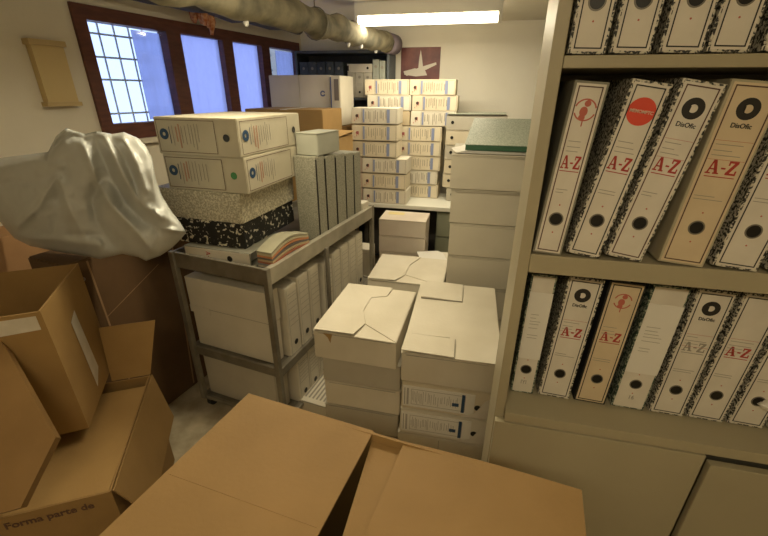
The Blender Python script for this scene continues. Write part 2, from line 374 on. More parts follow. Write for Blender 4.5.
# ------------------------------------------------------------------ lever arch files
def spine_parts(root, wd, h, style, yf):
    """yf: front y of the paper label (towards -y)"""
    lab = obj('spine_label', box_bm(.004, wd-.004, yf, 0, .004, h-.004), PAPERY if style.get('old') else PAPER, root)
    cx = wd/2; y = yf-.0003
    bm = bmesh.new(); t = .0020; i = .008
    if style.get('border', 1):
        for (a, b, c, d) in ((i, i+t, i, h-i), (wd-i-t, wd-i, i, h-i), (i, wd-i, i, i+t), (i, wd-i, h-i-t, h-i)):
            bx(bm, a, b, y-.0004, y, c, d)
        obj('border_lines', bm, INKB if style.get('brown') else INK, lab)
    lg = style.get('logo')
    if lg == 'donut':
        bm = bmesh.new(); annulus(bm, cx, h-.043, .0068, .0175, y)
        poly_prism(bm, [(cx-.007, y-.0006, h-.043+.004), (cx-.0045, y-.0006, h-.043+.004), (cx-.0045, y-.0006, h-.043-.007), (cx-.007, y-.0006, h-.043-.007)], (0, -1, 0), .0006)
        merge(bm, text_bm('DisOfic', .011, .95, offset=.0002), (cx, y, h-.070))
        obj('logo', bm, INK, lab)
    elif lg == 'red_ring':
        bm = bmesh.new(); annulus(bm, cx, h-.047, .0165, .0190, y, .25, 2.85); annulus(bm, cx, h-.047, .0165, .0190, y, 3.5, 5.95)
        disc(bm, cx+.002, h-.036, .0055, y); disc(bm, cx-.002, h-.050, .0085, y-.0003, sx=.8); disc(bm, cx-.003, h-.060, .0055, y-.0005)
        bx(bm, cx-.001, cx+.001, y-.0005, y, h-.075, h-.066)
        obj('logo', bm, REDF, lab)
    elif lg == 'red_disc':
        bm = bmesh.new(); disc(bm, cx, h-.049, .0232, y, n=32); o = obj('logo', bm, REDL, lab)
        obj('logo_lettering', text_bm('MEMOMFTC', .0075, .95, offset=.0002), flat('logo_pale', (.78, .55, .42)), lab, loc=(cx, y-.0012, h-.049))
    elif lg == 'sheet':
        o = obj('pasted_sheet', box_bm(.003, wd-.001, y-.0012, y, .11, h-.045), SHEET, lab)
    az = style.get('az')
    if az:
        bm = bmesh.new(); kk = style.get('k', 1)**1.3; slab_AZ(bm, cx, .181*kk, wd*.62, .024, y); bx(bm, cx-wd*.3, cx+wd*.3, y-.0004, y, .181*kk-.0175, .181*kk-.016)
        obj('lettering', bm, {'red': RED, 'grey': INKG, 'faded': REDF}[az], lab)
    bm = bmesh.new(); rnd = random.Random(int(wd*1e5)+len(str(style)))
    yy = y-.0013 if lg == 'sheet' else y
    zs = [.225, .215, .207, .135, .129] if lg != 'sheet' else [.238, .228, .219, .211, .200, .180, .172]
    for k, z in enumerate(zs):
        x0 = i+.006; L_ = (wd-2*i-.012)*(.45+.5*rnd.random())
        bx(bm, x0, x0+L_, yy-.0003, yy, z, z+.0011)
    obj('small_print', bm, INKG, lab)
    bm = bmesh.new()
    if lg == 'donut' or lg is None:
        bx(bm, i+.003, wd-i-.003, y-.0002, y, .232, .2326); bx(bm, i+.003, wd-i-.003, y-.0002, y, .200, .2006)
    for z in (.105, .048): disc(bm, cx, z, .0016, y, n=8)
    obj('dots', bm, REDF, lab)
    hz = .076; r = .0125
    bm = bmesh.new(); disc(bm, cx, hz, r, y-.0002, n=24); hl = obj('finger_hole', bm, HOLE, root)
    bm = bmesh.new(); annulus(bm, cx, hz, r-.001, r+.0014, y-.0006, t=.0012); obj('hole_ring', bm, METALD, hl)
    if style.get('num'):
        obj('handwriting', text_bm(style['num'], .017, .8), INKG, lab, loc=(cx, y-.0003, .035))
def binder(x, z, wd, lean, cover, style, label, group, y=SY0+.004, h=.318, dep=.28):
    style = dict(style, k=h/.318)
    a = math.radians(lean)
    r = empty('lever_arch_file', (x, y, z+wd*math.sin(max(a, 0))+.0008), 0, label, 'binder', group, rot=(0, a, 0))
    ins = .003; bm = bmesh.new()
    bx(bm, 0, wd, 0, .003, 0, h, bevel=.0012); bx(bm, 0, .003, .0031, dep, 0, h); bx(bm, wd-.003, wd, .0031, dep, 0, h)
    obj('cover', bm, cover, r)
    obj('paper_block', box_bm(.006, wd-.012, .02, dep-.01, .006, h-.02), SHEET, r)
    spine_parts(r, wd, h, style, -.0008)
    return r
GM = 'lever arch files on the middle shelf'; GL = 'lever arch files on the lower shelf'; GT = 'lever arch files on the top shelf'
PLAINC = noise_mat('plain_grey_cover', (.20, .19, .15), (.24, .23, .18), 20, .6)
BEIGEC = noise_mat('beige_cover', (.40, .36, .25), (.46, .41, .29), 20, .6)
mid = [(.134, .057, 4.0, PLAINC, dict(logo='red_ring', az='red', brown=1), 'white lever arch file with thin red ring logo, first from the side panel'),
       (.200, .064, 8.6, MARB, dict(logo='red_disc', az='red'), 'marbled lever arch file with solid red disc logo on its white spine'),
       (.274, .068, 9.0, MARB, dict(logo='donut', az='red', brown=1), 'leaning marbled lever arch file with black ring logo, right of the red disc file'),
       (.370, .080, 4.6, BEIGEC, dict(logo='donut', az='red', brown=1, old=1), 'widest lever arch file on the middle shelf, beige edged with black ring logo'),
       (.464, .076, 5.0, MARB, dict(logo='donut', az='red'), 'marbled lever arch file right of the wide beige edged one'),
       (.556, .074, 5.0, MARB, dict(logo='red_ring', az='red'), 'lever arch file just entering the picture at right on the middle shelf')]
for x, wd, ln, cv, st, lb in mid: binder(x, 1.291, wd, ln, cv, st, lb, GM, h=.327)
lo = [(.148, .056, .6, MARBGR, dict(logo='sheet', border=0, num='IYI'), 'green marbled file with pasted sheet and IYI number, first by the side panel'),
      (.217, .076, 2.5, MARB, dict(logo='donut', az='red'), 'marbled file with black ring logo between the pasted sheet file and yellowed file'),
      (.305, .074, 2.2, BLACK, dict(logo='red_ring', az='red', old=1), 'yellowed lever arch file with thin red ring logo on the lower shelf'),
      (.393, .074, 2.0, MARBGR, dict(logo='sheet', border=0, num='16'), 'green marbled file with a pasted typed sheet above number 16'),
      (.480, .075, 1.8, MARB, dict(logo='donut', az='grey'), 'marbled file whose A-Z lettering is faded grey'),
      (.563, .077, 2.4, MARB, dict(logo=None, az='red'), 'marbled file with red A-Z next to the faded grey one'),
      (.649, .074, 2.4, MARB, dict(logo=None, az='red'), 'marbled lower shelf file with a white scrap in its finger hole'),
      (.735, .074, 2.4, MARB, dict(logo='donut', az='red'), 'last lower shelf file at the right edge of the photo')]
lo_o = [binder(x, .874, wd, ln, cv, st, lb, GL, y=SY0+.066, h=.343, dep=.225) for x, wd, ln, cv, st, lb in lo]
bm = bmesh.new(); bmesh.ops.create_icosphere(bm, subdivisions=2, radius=.011)
for v in bm.verts: v.co += Vector((random.uniform(-1, 1), random.uniform(-1, 1), random.uniform(-1, 1)))*.004
obj('paper_scrap', bm, SHEET, lo_o[6], loc=(.048, -.009, .074))
top = [(.136, .060, 1.6, MARB), (.203, .062, 1.8, MARB), (.277, .064, 1.8, MARB), (.346, .060, 1.8, MARB), (.422, .064, 1.8, MARB), (.495, .064, 1.8, MARB)]
tl = ['first top shelf file beside the side panel', 'second top shelf file from the side panel', 'third top shelf file from the side panel', 'fourth top shelf file from the side panel', 'fifth top shelf file, half cut by the right edge', 'sixth top shelf file, outermost to the right']
for (x, wd, ln, cv), lb in zip(top, tl): binder(x, 1.660, wd, ln, cv, dict(logo='donut', az='red'), 'marbled lever arch file, '+lb, GT)

# ================================================================== archive boxes
def jitter_box(w_, d, h, j=.002, bevel=.003, x=0, y=0, z=0):
    bm = bmesh.new(); vs = bx(bm, x, x+w_, y, y+d, z, z+h)
    for v in vs: v.co.x += random.uniform(-j, j); v.co.y += random.uniform(-j, j)
    bmesh.ops.bevel(bm, geom=bm.edges[:], offset=bevel, segments=2, affect='EDGES')
    return bm
def archive_box(loc, w_, d, h, rz, mat, label, group=None, tabs=None, name='archive_box', lidline=True):
    r = empty(name, loc, math.radians(rz), label, 'box', group)
    obj('body', jitter_box(w_, d, h-.004), mat, r)
    bm = bmesh.new(); bx(bm, -.001, w_+.001, -.001, d+.001, h-.0039, h-.001, bevel=.001)
    lid = obj('lid', bm, mat, r)
    if lidline:
        bm = bmesh.new(); bx(bm, .02, w_-.02, -.0012, .001, h*.93, h*.93+.0012); obj('fold_line', bm, INKG, lid)
    for tb in (tabs or []):
        bm = bmesh.new(); pts = [Vector((x, y, h+zz)) for x, y, zz in tb]
        poly_prism(bm, pts, (0, 0, 1), .0028); obj('lid_tab', bm, mat, lid)
    return r
# right stack of flat archive boxes (front centre)
RX, RY = -.207, 1.225; rz = 1
GR = 'archive boxes in the front right stack beside the shelving unit'
h = .134
def label_strip(root, x0, x1, z0, z1, seed=1, y=-.0035, flip=False, mat=SHEET):
    rnd = random.Random(seed)
    lab = obj('printed_label', box_bm(x0, x1, y-.0006, y+.0030, z0, z1), mat, root)
    bm = bmesh.new(); yy = y-.0007
    a0, a1 = x0+.035, x1-.035
    for (a, b, c, d) in ((a0, a1, z0+.012, z0+.0135), (a0, a1, z1-.0135, z1-.012), (a1-.0015, a1, z0+.012, z1-.012), (a0-.0015, a0, z0+.012, z1-.012)):
        bx(bm, a, b, yy-.0004, yy, c, d)
    x = a0+.004
    while x < a1-.03:
        zt = z1-.018-rnd.random()*.02; zb = z0+.016+rnd.random()*.02
        bx(bm, x, x+.0016, yy-.0003, yy, zb, zt); x += rnd.choice((.005, .007, .010))
    for xx in (x0+.006, x0+.016, x0+.020): bx(bm, xx, xx+.003, yy-.0003, yy, z0+.008, z1-.01)
    obj('label_print', bm, INKG, lab)
    bm = bmesh.new(); bx(bm, a1-.014, a1-.002, yy-.0005, yy, z0+.006, z1-.006); bx(bm, a1-.050, a1-.024, yy-.0005, yy, (z0+z1)/2-.018, (z0+z1)/2-.002)
    obj('label_band', bm, NAVY, lab)
    return lab
def hole_at(root, x, z, r=.0125, y=-.0035, mat=HOLE):
    bm = bmesh.new(); disc(bm, x, z, r, y, t=.0012, n=20); return obj('finger_hole', bm, mat, root)
fr = []
names = ['top box of the front right stack, closed lid with loose tabs', 'creased archive box with printed label, second in the front right stack',
         'battered archive box with printed label, third in the front right stack', 'plain pale box fourth down in the front right stack', 'lowest box of the front right stack on the floor']
zt = .70
for i in range(5):
    w_, d = (.372, .63) if i == 0 else (.350, .56)
    hh = h if i < 4 else zt-4*h-.004
    z0 = zt-(i+1)*h if i < 4 else .002
    tabs = None
    if i == 0: tabs = [[(.0, -.002, .016), (.197, -.002, .010), (.190, .12, .006), (.17, .13, .004), (.0, .13, .006)], [(.02, .44, .016), (.215, .44, .010), (.215, .615, .012), (.03, .615, .018)], [(.2005, -.002, .004), (.370, -.002, .004), (.370, .625, .004), (.2185, .625, .004), (.2185, .437, .004), (.02, .437, .004), (.02, .133, .004), (.174, .133, .004)]]
    dx = 0 if i == 0 else (.006, .004, -.004, .0)[i-1]
    r = archive_box((RX+dx, RY, z0), w_, d, hh-.0015, rz, (BOXW, BOXC, BOXP, BOXP, BOXG)[i], names[i], GR, tabs, lidline=(i == 0))
    fr.append(r)
obj('seam_line', box_bm(.1965, .1985, -.002, .118, .1385, .1435), INKG, fr[0]); obj('seam_line', box_bm(.022, .214, .4375, .4395, .138, .1425), INKG, fr[0])
for i in (1, 2):
    label_strip(fr[i], .006, .285, .016, h-.018, i); hole_at(fr[i], .298, .055)
    bm = bmesh.new(); poly_prism(bm, [(.235, -.005, .004), (.346, -.005, .006), (.348, -.005, .11), (.325, -.005, .095), (.290, -.005, .03)], (0, -1, 0), .0015); obj('torn_flap', bm, PAPER, fr[i])
obj('seam_line', box_bm(.170, .172, -.0045, -.002, .0, .12), INKG, fr[3])
# left stack
GLs = 'archive boxes in the front left stack beside the cart'
names = ['top box of the front left stack, overhanging with crossed lid tabs', 'second box down in the front left stack', 'third box down in the front left stack', 'fourth box down in the front left stack', 'lowest box of the front left stack on the floor']
for i in range(5):
    z0 = zt-(i+1)*h if i < 4 else .002; hh = h if i < 4 else zt-4*h-.004
    if i == 0:
        tabs = [[(.002, -.002, .010), (.175, -.002, .013), (.195, .10, .005), (.155, .2, .004), (.155, .33, .004), (.225, .36, .006), (.235, .44, .012), (.004, .44, .008)],
                [(.197, .098, .003), (.350, -.001, .003), (.350, .44, .003), (.237, .44, .003), (.228, .358, .003), (.158, .329, .003), (.158, .2, .003)]]
        r = archive_box((-.590, 1.292, z0), .352, .445, hh-.0015, -1.5, BOXW, names[i], GLs, tabs)
        bm = bmesh.new(); poly_prism(bm, [(.045, -.004, .128), (.085, -.004, .128), (.078, -.004, .105), (.075, -.004, .085), (.064, -.004, .11)], (0, -1, 0), .0015); obj('torn_tab', bm, KRAFT_L, r)
    else:
        archive_box((-.566+(0, .003, -.004, 0)[i-1], 1.312, z0), .342, .42, hh-.0015, 0, (BOXG, BOXW, BOXG, BOXG)[i-1], names[i], GLs)
# labelled file lying on the floor between the cart and the left stack
r = archive_box((-.80, 1.50, .002), .20, .36, .105, -8, BOXP, 'printed white file box on the floor between cart and front left stack', None)
bm = bmesh.new()
for k in range(7): bx(bm, .02+.022*k, .03+.022*k, .03, .30, .1042, .1050)
obj('label_print', bm, INKG, r)
# box behind the left stack, and low box by its side
tabs = [[(.0, .0, .006), (.17, .0, .010), (.215, .10, .005), (.215, .25, .005), (.27, .40, .008), (.0, .40, .005)], [(.219, .10, .003), (.45, .0, .003), (.45, .40, .003), (.275, .40, .003), (.219, .25, .003)]]
G2 = 'archive boxes stacked behind the front left stack'
for i in range(4):
    archive_box((-.575+.003*i, 2.10, .5625-.14*(i+1)+.0015), .455, .41, .1385, 0, (BOXW, BOXG, BOXG, BOXG)[i], ['white archive box with crossed tabs behind the two front stacks', 'second box below the crossed tab box behind the front stacks', 'third box below the crossed tab box behind the front stacks', 'floor level box below the crossed tab box behind the front stacks'][i], G2, tabs if i == 0 else None)
# two small boxes with hand hole before the table
G3 = 'pinkish boxes stacked in front of the back table'
PINK = noise_mat('archive_pinkish', (.62, .53, .44), (.68, .60, .50), 5, .7)
for i in range(5):
    r = archive_box((-.690, 2.88, .705-.135*(i+1)), .365, .25, .1335, 0, PINK, ['upper pinkish box with oval hand hole in front of the back table', 'box directly under the topmost pinkish box before the back table', 'third pinkish box down before the back table', 'fourth pinkish box down before the back table', 'floor level pinkish box before the back table'][i], G3)
    if i < 2:
        bm = bmesh.new(); ring = [(.3675, .125+.022*math.cos(a), .085+.03*math.sin(a)) for a in [k*math.pi/8 for k in range(16)]]; poly_prism(bm, ring, (1, 0, 0), .001); obj('hand_hole', bm, WHITE, r)
        if i == 0: obj('yellow_note', box_bm(.04, .17, .14, .21, .1336, .1346), flat('note_yellow', (.72, .60, .28)), r)
# low boxes to the right of them
archive_box((-.30, 2.60, .002), .19, .30, .46, 3, BOXP, 'tall pale box with folded papers right of the pinkish boxes', None)
bm = bmesh.new()
for k in range(4): bx(bm, -.01*k, .17-.01*k, .01*k, .2+.01*k, .0022*k, .0022*k+.0018)
tag(obj('paper_pile', bm, SHEET, loc=(-.285, 2.64, .4625), rot=(0, 0, .3)), 'few loose white sheets on the pale box beside the pinkish boxes', 'papers')
archive_box((-.90, 2.72, .002), .18, .14, .50, 0, BOXP, 'pale upright box glimpsed between cart post and pinkish boxes', None)

# middle tall stack beside the shelving unit
G4 = 'large plain boxes in the tall stack behind the shelving unit'
zc = [1.335, 1.168, .995, .82, .645, .47, .295, .148]
hs = [zc[i]-zc[i+1] for i in range(7)]+[.146]
nm = ['topmost large plain box of the tall stack, under the green folder', 'second large plain box from the top of the tall stack', 'third large plain box from the top of the tall stack', 'fourth large plain box from the top of the tall stack', 'fifth large plain box down the tall stack', 'sixth large plain box down the tall stack', 'seventh large plain box down the tall stack', 'floor level large plain box of the tall stack']
MIDM = noise_mat('archive_taupe', (.50, .455, .36), (.55, .505, .40), 4, .7, .1, 90)
for i in range(8):
    dx = (-.010, 0.0, .006, .008, .010, .01, .01, .01)[i]
    archive_box((-.105+dx, 1.96, zc[i]-hs[i]+.0005), .42, .46, hs[i]-.0015, 1, MIDM, nm[i], G4)
bm = bmesh.new()
for k in range(3): poly_prism(bm, [(.0+.01*k, 0, .004*k+.003), (.40, .01, .004*k+.002), (.40, .30, .004*k+.002), (.03, .31, .004*k+.003), (-.03+.02*k, .05, .004*k+.018-.005*k)], (0, 0, 1), .0012)
tag(obj('paper_pile', bm, SHEET, loc=(-.095, 1.975, 1.337)), 'curled white papers under the green folder on the tall stack', 'papers')
gf = empty('green_folder', (-.055, 1.985, 1.352), 0, 'grey green speckled folder with dark green edge on the tall stack', 'folder')
gv = [(.003, .003, .001), (.395, .003, .001), (.395, .31, .001), (.04, .31, .001)]
bm = bmesh.new(); A_ = [bm.verts.new(p) for p in gv]; B_ = [bm.verts.new(p) for p in ((.003, .003, .022), (.395, .003, .022), (.395, .31, .118), (.04, .31, .118))]
bm.faces.new(A_[::-1]); bm.faces.new(B_)
for k in range(4): bm.faces.new((A_[k], A_[(k+1) % 4], B_[(k+1) % 4], B_[k]))
obj('pages', bm, SHEET, gf)
bm = bmesh.new(); poly_prism(bm, [(-.004, -.004, .026), (.40, -.004, .026), (.40, .315, .126), (.025, .315, .126)], (0, -.3, 1), .003); obj('cover', bm, MARBT, gf)
obj('spine', box_bm(0, .40, -.005, .002, 0, .0235), flat('dark_green', (.035, .10, .055), .5), gf)
archive_box((-.02, 2.44, 1.337), .30, .17, .10, 0, MARBT, 'speckled green file box behind the green folder', None) if False else None

# ================================================================== TABLE AND BACK STACKS
tb = empty('table', (-1.05, 3.19, 0), 0, 'white topped table along the back wall carrying stacked archive boxes', 'table')
obj('tabletop', box_bm(0, 1.75, 0, .505, .705, .74, bevel=.004), TABLEM, tb)
obj('modesty_panel', box_bm(.08, 1.67, .45, .465, .10, .704), flat('panel_dark', (.07, .065, .06), .7), tb)
for x, y in ((.03, .03), (1.68, .03), (.03, .44), (1.68, .44)): obj('leg', box_bm(x, x+.04, y, y+.04, 0, .7045), METALD, tb)
cab = empty('cabinet', (-.28, 3.26, 0), 0, 'green grey metal cabinet under the back table', 'cabinet')
obj('body', box_bm(0, .42, .012, .42, .0, .69, bevel=.003), GREENC, cab)
for z in (.03, .25, .47):
    dr = obj('drawer', box_bm(.01, .41, -.006, .011, z, z+.205, bevel=.002), GREENC, cab); obj('handle', box_bm(.16, .26, -.02, -.0065, z+.15, z+.165), METALD, dr)

def defbox_proto(L_=.370, h_=.1165, d=.215, mat=BOXC, seed=3, variant=0):
    r = empty('archive_box', (0, 0, 0))
    obj('body', jitter_box(L_, d, h_), mat, r)
    rnd = random.Random(seed)
    y = -.0032
    bm = bmesh.new(); ed = .0012
    for (a, b, c, e) in ((.085, .087, .006, h_-.006), (L_-.012, L_-.010, .006, h_-.006), (.085, L_-.01, .006, .0072), (.085, L_-.01, h_-.0072, h_-.006)): bx(bm, a, b, y-.0004, y, c, e)
    x = .115
    while x < L_-.08:
        if rnd.random() < .8:
            zt_ = h_-.012-rnd.random()*.02; zb_ = .012+rnd.random()*.03
            bx(bm, x, x+.0042, y-.0003, y, zb_, zt_)
        x += rnd.choice((.012, .016, .022))
    obj('label_print', bm, flat('print_grey_%d' % seed, (.30, .25, .18), .7), r)
    bm = bmesh.new(); bx(bm, .092, .106, y-.0006, y, .01, h_-.01); bx(bm, L_-.085, L_-.062, y-.0006, y, .01, h_-.01)
    obj('blue_band', bm, flat('band_blue_%d' % seed, (.24, .28, .44), .6), r)
    bm = bmesh.new(); disc(bm, .045, h_/2, .0125, y, n=14); obj('finger_hole', bm, flat('hole_brown_%d' % seed, (.06, .03, .025) if variant == 0 else (.35, .10, .10), .6), r)
    bm = bmesh.new()
    for k in range(3): bx(bm, .022+.016*k, .026+.016*k, y-.0003, y, .02+.01*k, .03+.02*k)
    obj('red_mark', bm, REDF, r)
    index_kids(r)
    return r
protos = [defbox_proto(seed=3), defbox_proto(mat=BOXP, seed=5), defbox_proto(mat=BOXC, seed=8, variant=1)]
used = [False]*3
def place(pi, x, y, z, rz, label, group, flip=False):
    if not used[pi]: o = protos[pi]; used[pi] = True
    else: o = copy_tree(protos[pi])
    o.location = (x, y, z); o.rotation_euler = (0, 0, math.radians(rz)); tag(o, label, 'box', group)
    return o
ORD = ['lowest', 'second from the bottom', 'third from the bottom', 'fourth from the bottom', 'fifth from the bottom', 'sixth from the bottom', 'seventh from the bottom', 'eighth from the bottom']
HB = .117
GA = 'archive boxes stacked on the back table'
# central column
for k in range(5):
    place((0, 1, 0, 0, 2)[k], -.672+(.0, -.012, .006, .004, .004)[k], 3.47, .7415+k*.1205, 0, 'cream archive box in the central column on the back table, '+ORD[k], GA)
# left column, standing forward of the others
for k in range(6):
    x = -.990 if k > 2 else (-.905, -.912, -.908)[k]
    place((1, 0, 1, 0, 2, 1)[k], x, 3.195, .7415+k*.1262, 0, 'cream archive box in the left column on the back table, '+ORD[k], GA)
z6 = .7415+5*.1205+.001
r = empty('archive_box', (-.690, 3.47, z6), 0, 'blank brown box end between the left column and the upper tier', 'box', GA)
obj('body', jitter_box(.118, .21, .112), noise_mat('tan_end', (.52, .42, .27), (.58, .47, .31), 5, .7), r)
place(1, -.562, 3.472, z6, 0, 'pale archive box directly on the central column, right of the blank end', GA)
place(1, -.935, 3.475, z6+.1175, 0, 'pale archive box in the upper tier, left under the top row', GA)
place(0, -.556, 3.475, z6+.1175, 0, 'cream archive box in the upper tier, right under the top row', GA)
place(2, -.955, 3.475, z6+.235, 0, 'left box of the top row on the back table stack', GA)
place(0, -.580, 3.475, z6+.235, 0, 'right box of the top row on the back table stack', GA)
for k in range(3):
    r = empty('archive_box', (-.972, 3.195, .7415+k*.1262), 0, 'narrow pinkish box end left of the left column, '+['lowest of three', 'middle of three', 'top of three'][k], 'box', 'narrow box ends beside the left column')
    obj('body', jitter_box(.060, .21, .122), SIDEM, r)
# pile of slim boxes filling the space behind the left column
r = empty('archive_box', (-.94, 3.475, .7415), 0, 'tall plain carton behind the left column carrying the upper tier', 'box')
obj('body', jitter_box(.235, .21, z6+.116-.7415), BOXC, r)
# right column: long grey white boxes
GRR = 'long boxes in the right column on the back table'
for k in range(6):
    x = (-.225, -.262, -.258, -.26, -.26, -.262)[k]
    r = archive_box((x, 3.42, .7415+k*.1165), .47, .26, .1155, 0, (BOXG, BOXC, BOXC, BOXG, BOXC, BOXG)[k], 'long box in the right column on the back table, '+ORD[k], GRR)
    hole_at(r, .05, .058)
bm = bmesh.new(); poly_prism(bm, [(0, 0, .006), (.46, 0, .010), (.47, .26, .012), (.02, .27, .006)], (0, 0, 1), .004)
tag(obj('folder', bm, MARBT, loc=(-.262, 3.41, .742+6*.1165)), 'flat pale green folder on the right column at the back', 'folder')
# pinkish side stack at the left end

# ================================================================== BACK LEFT BOOKCASE
bc = empty('bookcase', (-1.66, 3.70, 0), 0, 'dark bookcase in the far left corner under the lagged pipe', 'bookcase')
DK = noise_mat('bookcase_dark', (.10, .115, .13), (.14, .155, .17), 4, .7)
obj('side_panel', box_bm(0, .02, 0, .28, 0, 1.93), DK, bc); obj('side_panel', box_bm(.84, .86, 0, .28, 0, 1.93), DK, bc)
obj('back_panel', box_bm(.021, .839, .27, .28, .0, 1.93), DK, bc)
for z in (.05, .5, .98, 1.535, 1.91): obj('shelf', box_bm(.021, .839, 0, .269, z, z+.02), DK, bc)
GB = 'files in the far left bookcase'
def small_file(x, y, z, w_, h_, d, mat, label, hz=True):
    r = empty('file_box', (x, y, z), 0, label, 'file box', GB)
    obj('body', jitter_box(w_, d, h_, .001, .002), mat, r)
    bm = bmesh.new(); disc(bm, w_/2, h_*.22, .010, -.003, n=12); obj('finger_hole', bm, INK, r)
    bm = bmesh.new(); disc(bm, w_/2, h_*.82, .012, -.003, n=12); bx(bm, .012, w_-.012, -.0032, -.003, h_*.55, h_*.56); bx(bm, .012, w_-.012, -.0032, -.003, h_*.5, h_*.51); obj('spine_print', bm, INKG, r)
    return r
small_file(-1.175, 3.70, 1.5565, .072, .20, .24, BOXG, 'left of three pale files under the lying one in the bookcase')
small_file(-1.100, 3.70, 1.5565, .072, .20, .24, BOXG, 'middle of three pale files under the lying one in the bookcase')
small_file(-1.025, 3.70, 1.5565, .072, .20, .24, BOXG, 'right of three pale files under the lying one in the bookcase')
r = empty('file_box', (-1.175, 3.70, 1.758), 0, 'white file lying flat across three pale files in the bookcase', 'file box', GB)
obj('body', jitter_box(.225, .24, .066, .001, .002), BOXP, r); hole_at(r, .185, .033, .010, -.003)
obj('badge', box_bm(-.002, .016, -.004, -.003, .012, .054), INK, r)
dk2 = noise_mat('dark_file', (.055, .07, .085), (.09, .11, .13), 30, .6)
for k in range(5):
    small_file(-1.62+.082*k, 3.70, 1.5565, .078, .285, .24, dk2, 'dark file in the bookcase, '+['outermost left', 'second from left', 'third from left', 'fourth from left', 'next to the pale files'][k])
small_file(-.945, 3.70, 1.5565, .055, .30, .24, noise_mat('grey_green_file', (.36, .38, .33), (.42, .44, .38), 8, .6), 'upright grey green file near the right side of the bookcase')
small_file(-.885, 3.70, 1.5565, .050, .29, .24, MATS['grey_green_file'], 'upright grey green file against the right side of the bookcase')

# ================================================================== BEHIND THE CART
c1 = empty('carton', (-1.68, 2.80, 0), 0, 'tall brown carton behind the speckled boxes, below the window', 'carton')
obj('body', jitter_box(.60, .42, 1.485, .002, .004), KRAFT_L, c1); obj('tape', box_bm(.28, .33, -.0042, .4, 1.482, 1.4862), TAPE, c1)
c2 = empty('carton', (-1.065, 2.72, 0), -.08, 'light brown carton with overlapping flap right of the tall one', 'carton')
obj('body', jitter_box(.12, .28, 1.31, .002, .004), KRAFT_L, c2)
bm = bmesh.new(); poly_prism(bm, [(-.01, -.02, 1.312), (.12, -.02, 1.316), (.145, .26, 1.340), (.0, .28, 1.340)], (0, 0, 1), .004); obj('flap', bm, KRAFT_L, c2)
c3 = empty('carton', (-1.70, 3.26, 0), 0, 'plain carton hidden low behind, carrying the white file cases', 'carton')
obj('body', jitter_box(.645, .30, 1.345, .002, .004), KRAFT, c3)
fc = empty('file_case', (-1.185, 3.27, 1.348), -.12, 'white upright file case with dark slot near the bookcase', 'file case')
obj('body', jitter_box(.088, .26, .37, .001, .004), BOXP, fc)
obj('slot', box_bm(.036, .076, -.0045, -.003, .19, .345, bevel=.0005), flat('slot_grey', (.20, .17, .15)), fc)
obj('blue_edge', box_bm(.004, .012, -.0042, -.003, .01, .36), BLUE, fc)
hole_at(fc, .052, .06, .012, -.0035, REDF)
for k in range(2):
    r = empty('file_case', (-1.72+.264*k, 3.29, 1.348), 0, ['pale bluish file case against the window, further left', 'pale bluish file case with a round mark, beside the slotted case'][k], 'file case')
    obj('body', jitter_box(.262, .24, .375, .001, .004), BOXP, r)
    if k: bm = bmesh.new(); annulus(bm, .20, .24, .012, .022, -.003, .4, 5.9, t=.001); obj('round_mark', bm, BLUE, r)

# ================================================================== CART
CR = math.radians(-9); CART = Vector((-.80, 1.35, 0))
ct = empty('cart', CART, CR, 'grey steel three tier cart loaded with boxes and files', 'cart')
CM = Matrix.Translation(CART) @ Matrix.Rotation(CR, 4, 'Z')
def cl(x, y, z): return CM @ Vector((x, y, z))
CW, CD = -.535, 1.10
def cb(name, x0, x1, y0, y1, z0, z1, m=METAL, bevel=.003): return obj(name, box_bm(x0, x1, y0, y1, z0, z1, bevel=bevel), m, ct)
ZT = (.895, .41, .09)
for z in ZT:
    bm = bmesh.new(); bx(bm, CW+.012, -.012, .012, CD-.012, z-.018, z-.008)
    obj('deck', bm, METALD, ct)
    e = .032 if z > .8 else .0
    for nme, a in (('rail', (CW, 0, -.004, .010)), ('rail', (CW, 0, CD-.010, CD+.004)), ('rail', (-.022, .006, .0105, CD-.0105)), ('rail', (CW-.004, CW+.010, .0105, CD-.0105))):
        cb(nme, a[0], a[1], a[2], a[3], z-(.045 if z > .2 else .02), z+e*.9+.002, RAILM if (z > .8 and a[0] == -.022) else METAL)
for x in (CW, -.026):
    for y in (-.012, CD-.014):
        cb('post', x-.004 if x < -.1 else x+.008, x+.022 if x < -.1 else x+.034, y-.004, y+.022, .075, .93, METAL)
cb('post', .0045, .020, .455, .478, .10, .86, METALD)
for x in (CW+.02, -.03):
    for y in (.02, CD-.03):
        wq = bmesh.new(); tube(wq, [(x-.011, y+.02, .036), (x+.011, y+.02, .036)], .035, 18); c = obj('caster', wq, RUBBER, ct)
        obj('caster_fork', box_bm(x-.016, x+.016, y-.012, y+.03, .05, .075), METALD, c)
# on top deck
def onc(name, x, y, z, label, cat, group=None, drz=0):
    p = cl(x, y, z); return empty(name, p, CR+math.radians(drz), label, cat, group)
ZD = .888
